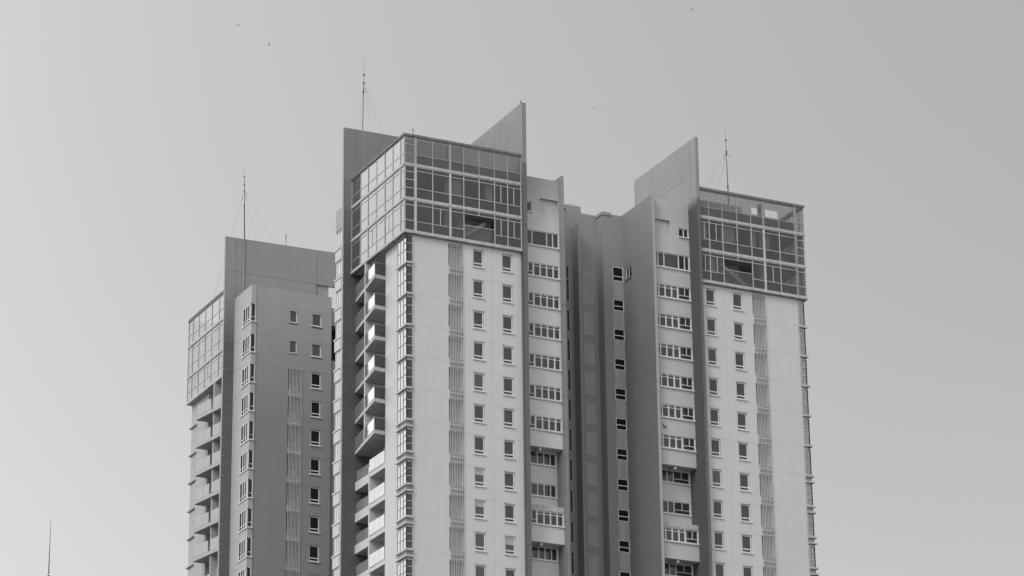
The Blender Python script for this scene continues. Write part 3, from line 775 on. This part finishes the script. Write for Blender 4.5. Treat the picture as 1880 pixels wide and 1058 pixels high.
# raised slab, with its niche and the light service pipe
T40 = lambda u, w2, z: (u, 40.72 - w2, z)
sl = MB(); sl.vprism([(-3.05, GZ), (7.39, GZ), (7.39, 125.3), (12.5, 125.3), (12.5, 129.32), (-3.05, 129.14)], 40.72, 40.99)
o = add2(sl, 'raised_slab', mat('slab_render', .125, var=.05, streak=.06, upper=(.29, 117, 124, 2)), bevel=.02)  # lower slab darker, its blocked sky light put into the colour
j = MB(T40); j.box(-1.87, -1.84, 0, .003, 122.3, 128.9); j.box(-2.9, 7.35, 0, .003, 125.29, 125.32); j.box(7.36, 7.39, 0, .003, 125.3, 128.6)
for k in range(12): j.box(-3.0, -1.92, 0, .003, 117.1 - FL * k, 117.13 - FL * k)
pattern(o, j, M_JOINTD)
cl = MB()
for n_ in range(30): cl.box(-2.86, -2.78, 40.66, 40.72, 120.5 - n_ * 1.05, 120.6 - n_ * 1.05)
cl.build('lightning_conductor', M_METAL, o)
MB().box(-3.08, -3.053, 40.71, 41.0, GZ, 129.16).build('end_face', M_MIDW, o)  # pale end sheet again, lit side put into the colour
ni = MB().box(7.39, 8.85, 40.86, 40.99, GZ, 125.28); add2(ni, 'niche_wall', M_STAIN)
# glass crown seen edge-on
XC = -2.35; TSD = lambda u, w2, z: (XC - w2, u, z)
lv_ = [(120.82, 123.5), (117.3, 120.5), (114.4, 117.0)]; tr_ = [[121.85], [120.1, 118.4], [116.65, 115.35]]
for i, (z0, z1) in enumerate([(123.5, 123.85), (120.5, 120.82), (117.0, 117.3), (114.08, 114.4)]):
    b_ = MB(); b_.box(XC - .1, XC + .3, 41.0, 53.1, z0, z1); b_.box(XC + .3, 9, 52.8, 53.1, z0, z1)
    if i == 3: b_.box(XC + .3, 9, 41.0, 52.8, z0 + .003, z1 - .003)
    o = add2(b_, 'parapet_coping' if i == 0 else 'floor_band', M_COPE if i == 0 else M_SLAB, bevel=.02)
inn = MB().box(XC + .35, 8.9, 41.0, 52.7, 117.05, 117.25); inn.box(XC + .35, 8.9, 41.0, 52.7, 120.55, 120.78); inn.box(.8, 1.0, 41, 52.6, 114.4, 123.4)
add2(inn, 'interior_wall', M_ROOM)
for i, (z0, z1) in enumerate(lv_):
    f_ = MB(TSD); my = [42.1, 43.96, 46.13, 48.02, 49.96, 51.77]
    for n_, q in enumerate(my): f_.box(q - (.06 if n_ in (2, 4) else .035), q + (.06 if n_ in (2, 4) else .035), -.04, .05, z0, z1)
    f_.box(53.0, 53.08, -.04, .05, z0, z1); f_.box(41.0, 53.0, -.03, .04, z1 - .05, z1)
    for z in tr_[i]: f_.box(41.0, 53.0, -.03, .03, z - .03, z + .03)
    if i == 2:
        for q in (47.1, 50.9): f_.box(q - .03, q + .03, -.02, .03, tr_[2][1], tr_[2][0])
    o = add2(f_, 'curtain_wall', M_METAL)
    g_ = MB(TSD); ym = [41.0] + my + [53.04]
    for a_, b_ in zip(ym, ym[1:]):
        e1, e2 = random.uniform(-.006, .006), random.uniform(-.006, .006)
        g_.quad((a_, e1, z0), (b_, -e1, z0), (b_, -e1 + e2, z1), (a_, e1 + e2, z1))
    g_.build('glass', M_CROWNC, o)
    g_ = MB(lambda u, w2, z: (u, 53.05 + w2, z)).box(XC, 8.9, -.02, 0, z0, z1); g_.build('glass', M_CROWNL, o)
# side wall and balconies beyond
TS2 = lambda u, w2, z: (-1.8 - w2, u, z)
s2 = MB(TS2).grid(47.95, 53.0, GZ, 114.1, [], .1)
s2.quad((47.95, 0, GZ), (47.95, -2.4, GZ), (47.95, -2.4, 114.1), (47.95, 0, 114.1)); s2.quad((41, -2.4, GZ), (47.95, -2.4, GZ), (47.95, -2.4, 114.1), (41, -2.4, 114.1))
s2.quad((53.0, 0, GZ), (53.0, 0, 114.1), (53.0, -8, 114.1), (53.0, -8, GZ))
add2(s2, 'side_wall', M_REARL)
pw = MB().box(-2.5, .55, 44.6, 44.85, 92.2, 114.1); pw.box(-1.82, .55, 44.6, 44.85, GZ, 91.0); pw.box(-2.28, .55, 41.0, 41.35, GZ, 114.1); add2(pw, 'party_wall', M_REARL)
for k in range(0, 8):
    zt = 111.12 - FL * k
    if k < 6:
        sl = MB().prism([(.5, 41.36), (-2.15, 41.36), (-3.25, 47.92), (-1.8, 47.98), (.5, 47.94)], zt - .4, zt); o = add2(sl, 'balcony', M_REARL, bevel=.015)
        g = MB(); d = Vector((-1.1, 6.56)).normalized(); nn = Vector((d.y, -d.x)) * .03
        def seg(t0, t1):
            a = Vector((-2.12, 41.4)) + d * t0; b = Vector((-2.12, 41.4)) + d * t1
            g.prism([tuple(a), tuple(b), tuple(b + nn), tuple(a + nn)], zt + .03, zt + 1.2)
        for t0, t1 in ((0, 1.5), (1.53, 3.1), (3.55, 4.75), (4.78, 6.4)): seg(t0, t1)
        g.prism([(-3.15, 47.86), (-1.85, 47.92), (-1.85, 47.95), (-3.15, 47.89)], zt + .03, zt + 1.2)
        g.build('balustrade', M_REARG, o)
    else:
        sl = MB().box(-1.8, .5, 41.36, 47.94, zt - .5, zt); o = add2(sl, 'balcony', M_REARL)
        MB().box(-1.86, -1.82, 41.4, 47.9, zt, zt + 1.25).build('balustrade', M_REARG, o)
    s_ = MB().box(-2.02, -1.8, 51.3, 53.2, zt + .3, zt + .45)
    if k >= 6: s_.box(-1.98, -1.8, 51.3, 53.15, zt - .1, zt + .3); s_.box(-2.02, -1.8, 51.3, 53.2, zt - .25, zt - .1)
    add2(s_, 'bay_sill', M_REARL)
# pipe on the slab face that carries the mast
pp = MB().tube((-1.02, 40.62, 122.3), (-1.02, 40.62, 129.3), .06, .05); pp.box(-1.12, -.92, 40.6, 40.72, 125.0, 125.15); pp.box(-1.12, -.92, 40.6, 40.72, 127.2, 127.3)
add2(pp, 'service_pipe', M_MIDW)

# ================================================================== MASTS, RODS, RAIL (top-level things)
def mast(loc, H, lean, guys, label, collar):
    o = empty('lightning_mast', loc); tag(o, label, 'lightning mast', 'guyed lightning masts on the roofs')
    lx = lean; P = lambda t: (lx * t, 0, H * t)
    MB().tube(P(0), P(.48), .06, .055).tube(P(.48), P(.70), .04, .036).build('pole', M_STEEL, o)
    MB().tube(P(.70), P(.86), .028, .024).tube(P(.86), P(1), .016, .008).build('tip_rod', M_STEEL, o)
    for t in (.48, collar, .76, .88): MB().tube(P(t - .006), P(t + .006), .085, .085).build('collar', M_STEEL, o)
    for g in guys:
        a = Vector(P(collar)); b = Vector(g) - Vector(loc)
        MB().tube(a, b, .009, .009, 5).tube(a + (b - a) * .05, a + (b - a) * .09, .03, .03, 5).build('guy_wire', M_WIRE, o)
    return o
mast((.37, 13, 123.3), 15.8, .28, [(-.36, 13.2, 123.3), (-1.1, 6.2, 125.4), (4.6, 12.2, 125.4)], 'tall guyed mast above the raised slab of the front building, leftmost wing', (136.28 - 123.3) / 15.8)
mast((37.66, 5, 122.4), 12.75, -.09, [(33.2, 4, 125.4), (36.9, 9, 122.9), (41.6, 1.4, 125.3)], 'guyed mast rising behind the parapet of the right wing', (132.35 - 122.4) / 12.75)
mast((-1.0, 40.6, 129.1), 8.13, -.18, [(-2.53, 45.2, 123.9), (-.05, 36.3, 122.2), (2.5, 40.8, 129.25)], 'guyed mast standing on the slab of the darker tower at the back left', (134.65 - 129.1) / 8.13)
def rod(loc, h, label):
    o = MB().tube((0, 0, 0), (0, 0, h), .03, .025).tube((0, 0, h * .7), (0, 0, h), .055, .05).build('lightning_rod', M_STEEL, None, loc=loc)
    tag(o, label, 'lightning rod')
rod((-.05, -.2, 125.42), .62, 'short rod on the parapet corner of the left glass crown')
rod((11.62, .1, 130.8), .45, 'stubby rod at the tip of the left pointed fin')
rod((3.85, 40.85, 129.2), 1.28, 'short rod on top of the back left tower slab, away from the mast')
r = empty('roof_guard_rail', (21.4, 8.7, 125.02)); tag(r, 'low bent metal guard rail on the stair head roof between the wings', 'guard rail')
MB().tube((-.2, 0, .2), (.55, 0, .18), .018).tube((.55, 0, .18), (.85, 0, .08), .018).build('top_rail', M_METAL, r)
for x, h in ((-.2, .2), (.5, .18), (.85, .08)): MB().tube((x, 0, 0), (x, 0, h), .018).build('post', M_METAL, r)

# neighbour below the frame that carries the needle mast
nb = empty('neighbouring_building', (-27.8, 20, GZ)); tag(nb, 'building below the lower left corner whose round finial carries the needle mast', 'building')
b_ = MB().box(-5, 5, -4, 6, 0, 74); b_.build('wall', M_MIDW, nb)
b_ = MB(); ring = [(5.2 * math.cos(t * math.pi / 8), 5.2 * math.sin(t * math.pi / 8) + 1) for t in range(16)]
b_.prism(ring, 74, 75); lo = [b_.P(x, y, 75) for x, y in ring]; ap = b_.P(0, 0, 80.2)
for i in range(16): b_.f.append([lo[i], lo[(i + 1) % 16], ap])
b_.build('roof', M_COPE, nb)
b_ = MB()
for i in range(6):
    a0 = math.pi * i / 6 - math.pi / 2; a1 = a0 + math.pi / 6
    b_.tube((0, 0, 80.38 + .2 * math.sin(a0)), (0, 0, 80.38 + .2 * math.sin(a1)), max(.005, .2 * math.cos(a0)), max(.005, .2 * math.cos(a1)), 12)
b_.build('finial', M_STEEL, nb)
b_ = MB()
for i in range(10):
    a0 = math.pi * i / 9; a1 = math.pi * (i + 1) / 9
    if i < 9: b_.tube((.66 + .2 * math.cos(a0), -.3, 80.25 + .24 * math.sin(a0)), (.66 + .2 * math.cos(a1), -.3, 80.25 + .24 * math.sin(a1)), .035)
b_.tube((.86, -.3, 79), (.86, -.3, 80.25), .035).tube((.46, -.3, 79), (.46, -.3, 80.25), .035)
b_.build('vent_hoop', M_METAL, nb)
nm = MB().tube((0, 0, 0), (0, 0, 5.2), .055, .012, 8).build('needle_mast', M_STEEL, None, loc=(-27.8, 20, 84.2)); tag(nm, 'thin bare needle mast at the lower left corner of the sky', 'mast')

# ================================================================== BIRDS
def bird(loc, span, rz, roll, label, flap=.35, m_=None):
    bm = MB()
    # body: spindle of rings along x, wings as thick tapered plates bent at the wrist
    L = span * .42; prof = [(-.5, .01), (-.38, .05), (-.1, .11), (.15, .12), (.35, .09), (.45, .055), (.5, .012)]
    rings = []
    for t, r_ in prof:
        rings.append([bm.P(t * L, math.cos(a * math.pi / 4) * r_ * L, math.sin(a * math.pi / 4) * r_ * L) for a in range(8)])
    for a, b in zip(rings, rings[1:]):
        for k in range(8): bm.f.append([a[k], a[(k + 1) % 8], b[(k + 1) % 8], b[k]])
    bm.f.append(rings[0]); bm.f.append(rings[-1][::-1])
    for s in (-1, 1):
        st = [(0.04, .0, .26, -.12), (.25, flap * .30, .24, -.10), (.5, flap * .18, .02, -.14)]
        up = []; dn = []
        for y, z, xf, xb in st:
            up.append((bm.P(xf * L * 1.1, s * y * span, z * span + .012 * span), bm.P(xb * L * 1.4, s * y * span, z * span + .006 * span)))
            dn.append((bm.P(xf * L * 1.1, s * y * span, z * span - .004 * span), bm.P(xb * L * 1.4, s * y * span, z * span - .002 * span)))
        for i in (0, 1):
            bm.f.append([up[i][0], up[i + 1][0], up[i + 1][1], up[i][1]]); bm.f.append([dn[i][0], dn[i][1], dn[i + 1][1], dn[i + 1][0]])
            bm.f.append([up[i][0], dn[i][0], dn[i + 1][0], up[i + 1][0]]); bm.f.append([up[i][1], up[i + 1][1], dn[i + 1][1], dn[i][1]])
        bm.f.append([up[2][0], dn[2][0], dn[2][1], up[2][1]])
    a = bm.P(-.45 * L, 0, .02 * L); b = bm.P(-.85 * L, .14 * L, .0); c = bm.P(-.85 * L, -.14 * L, .0); d = bm.P(-.45 * L, 0, -.03 * L)
    bm.f += [[a, b, c], [d, c, b], [a, d, b], [a, c, d]]
    o = bm.build('bird', m_ or M_FEATHER, None, loc=loc); o.rotation_euler = (roll, 0, rz)
    return tag(o, label, 'bird', 'birds in flight')
bird((-44.91, -69.31, 98.55), .32, math.radians(60), .1, 'small grey bird gliding high at the upper left, farthest left of all')
bird((-42.73, -69.61, 97.42), .27, math.radians(150), .9, 'tiny dark bird just below and right of the leftmost bird')
bird((-17.09, -83.13, 99.37), .33, math.radians(70), .6, 'small bird at the top edge of the sky, right of centre')
bird((-21.79, -77.40, 93.43), .34, math.radians(50), .7, 'dark bird between the two tall pointed fins in open sky')

# ================================================================== GROUND
g = MB().quad((-4000, -4000, GZ), (4000, -4000, GZ), (4000, 4000, GZ), (-4000, 4000, GZ)).build('ground', M_GROUND); g['kind'] = 'structure'
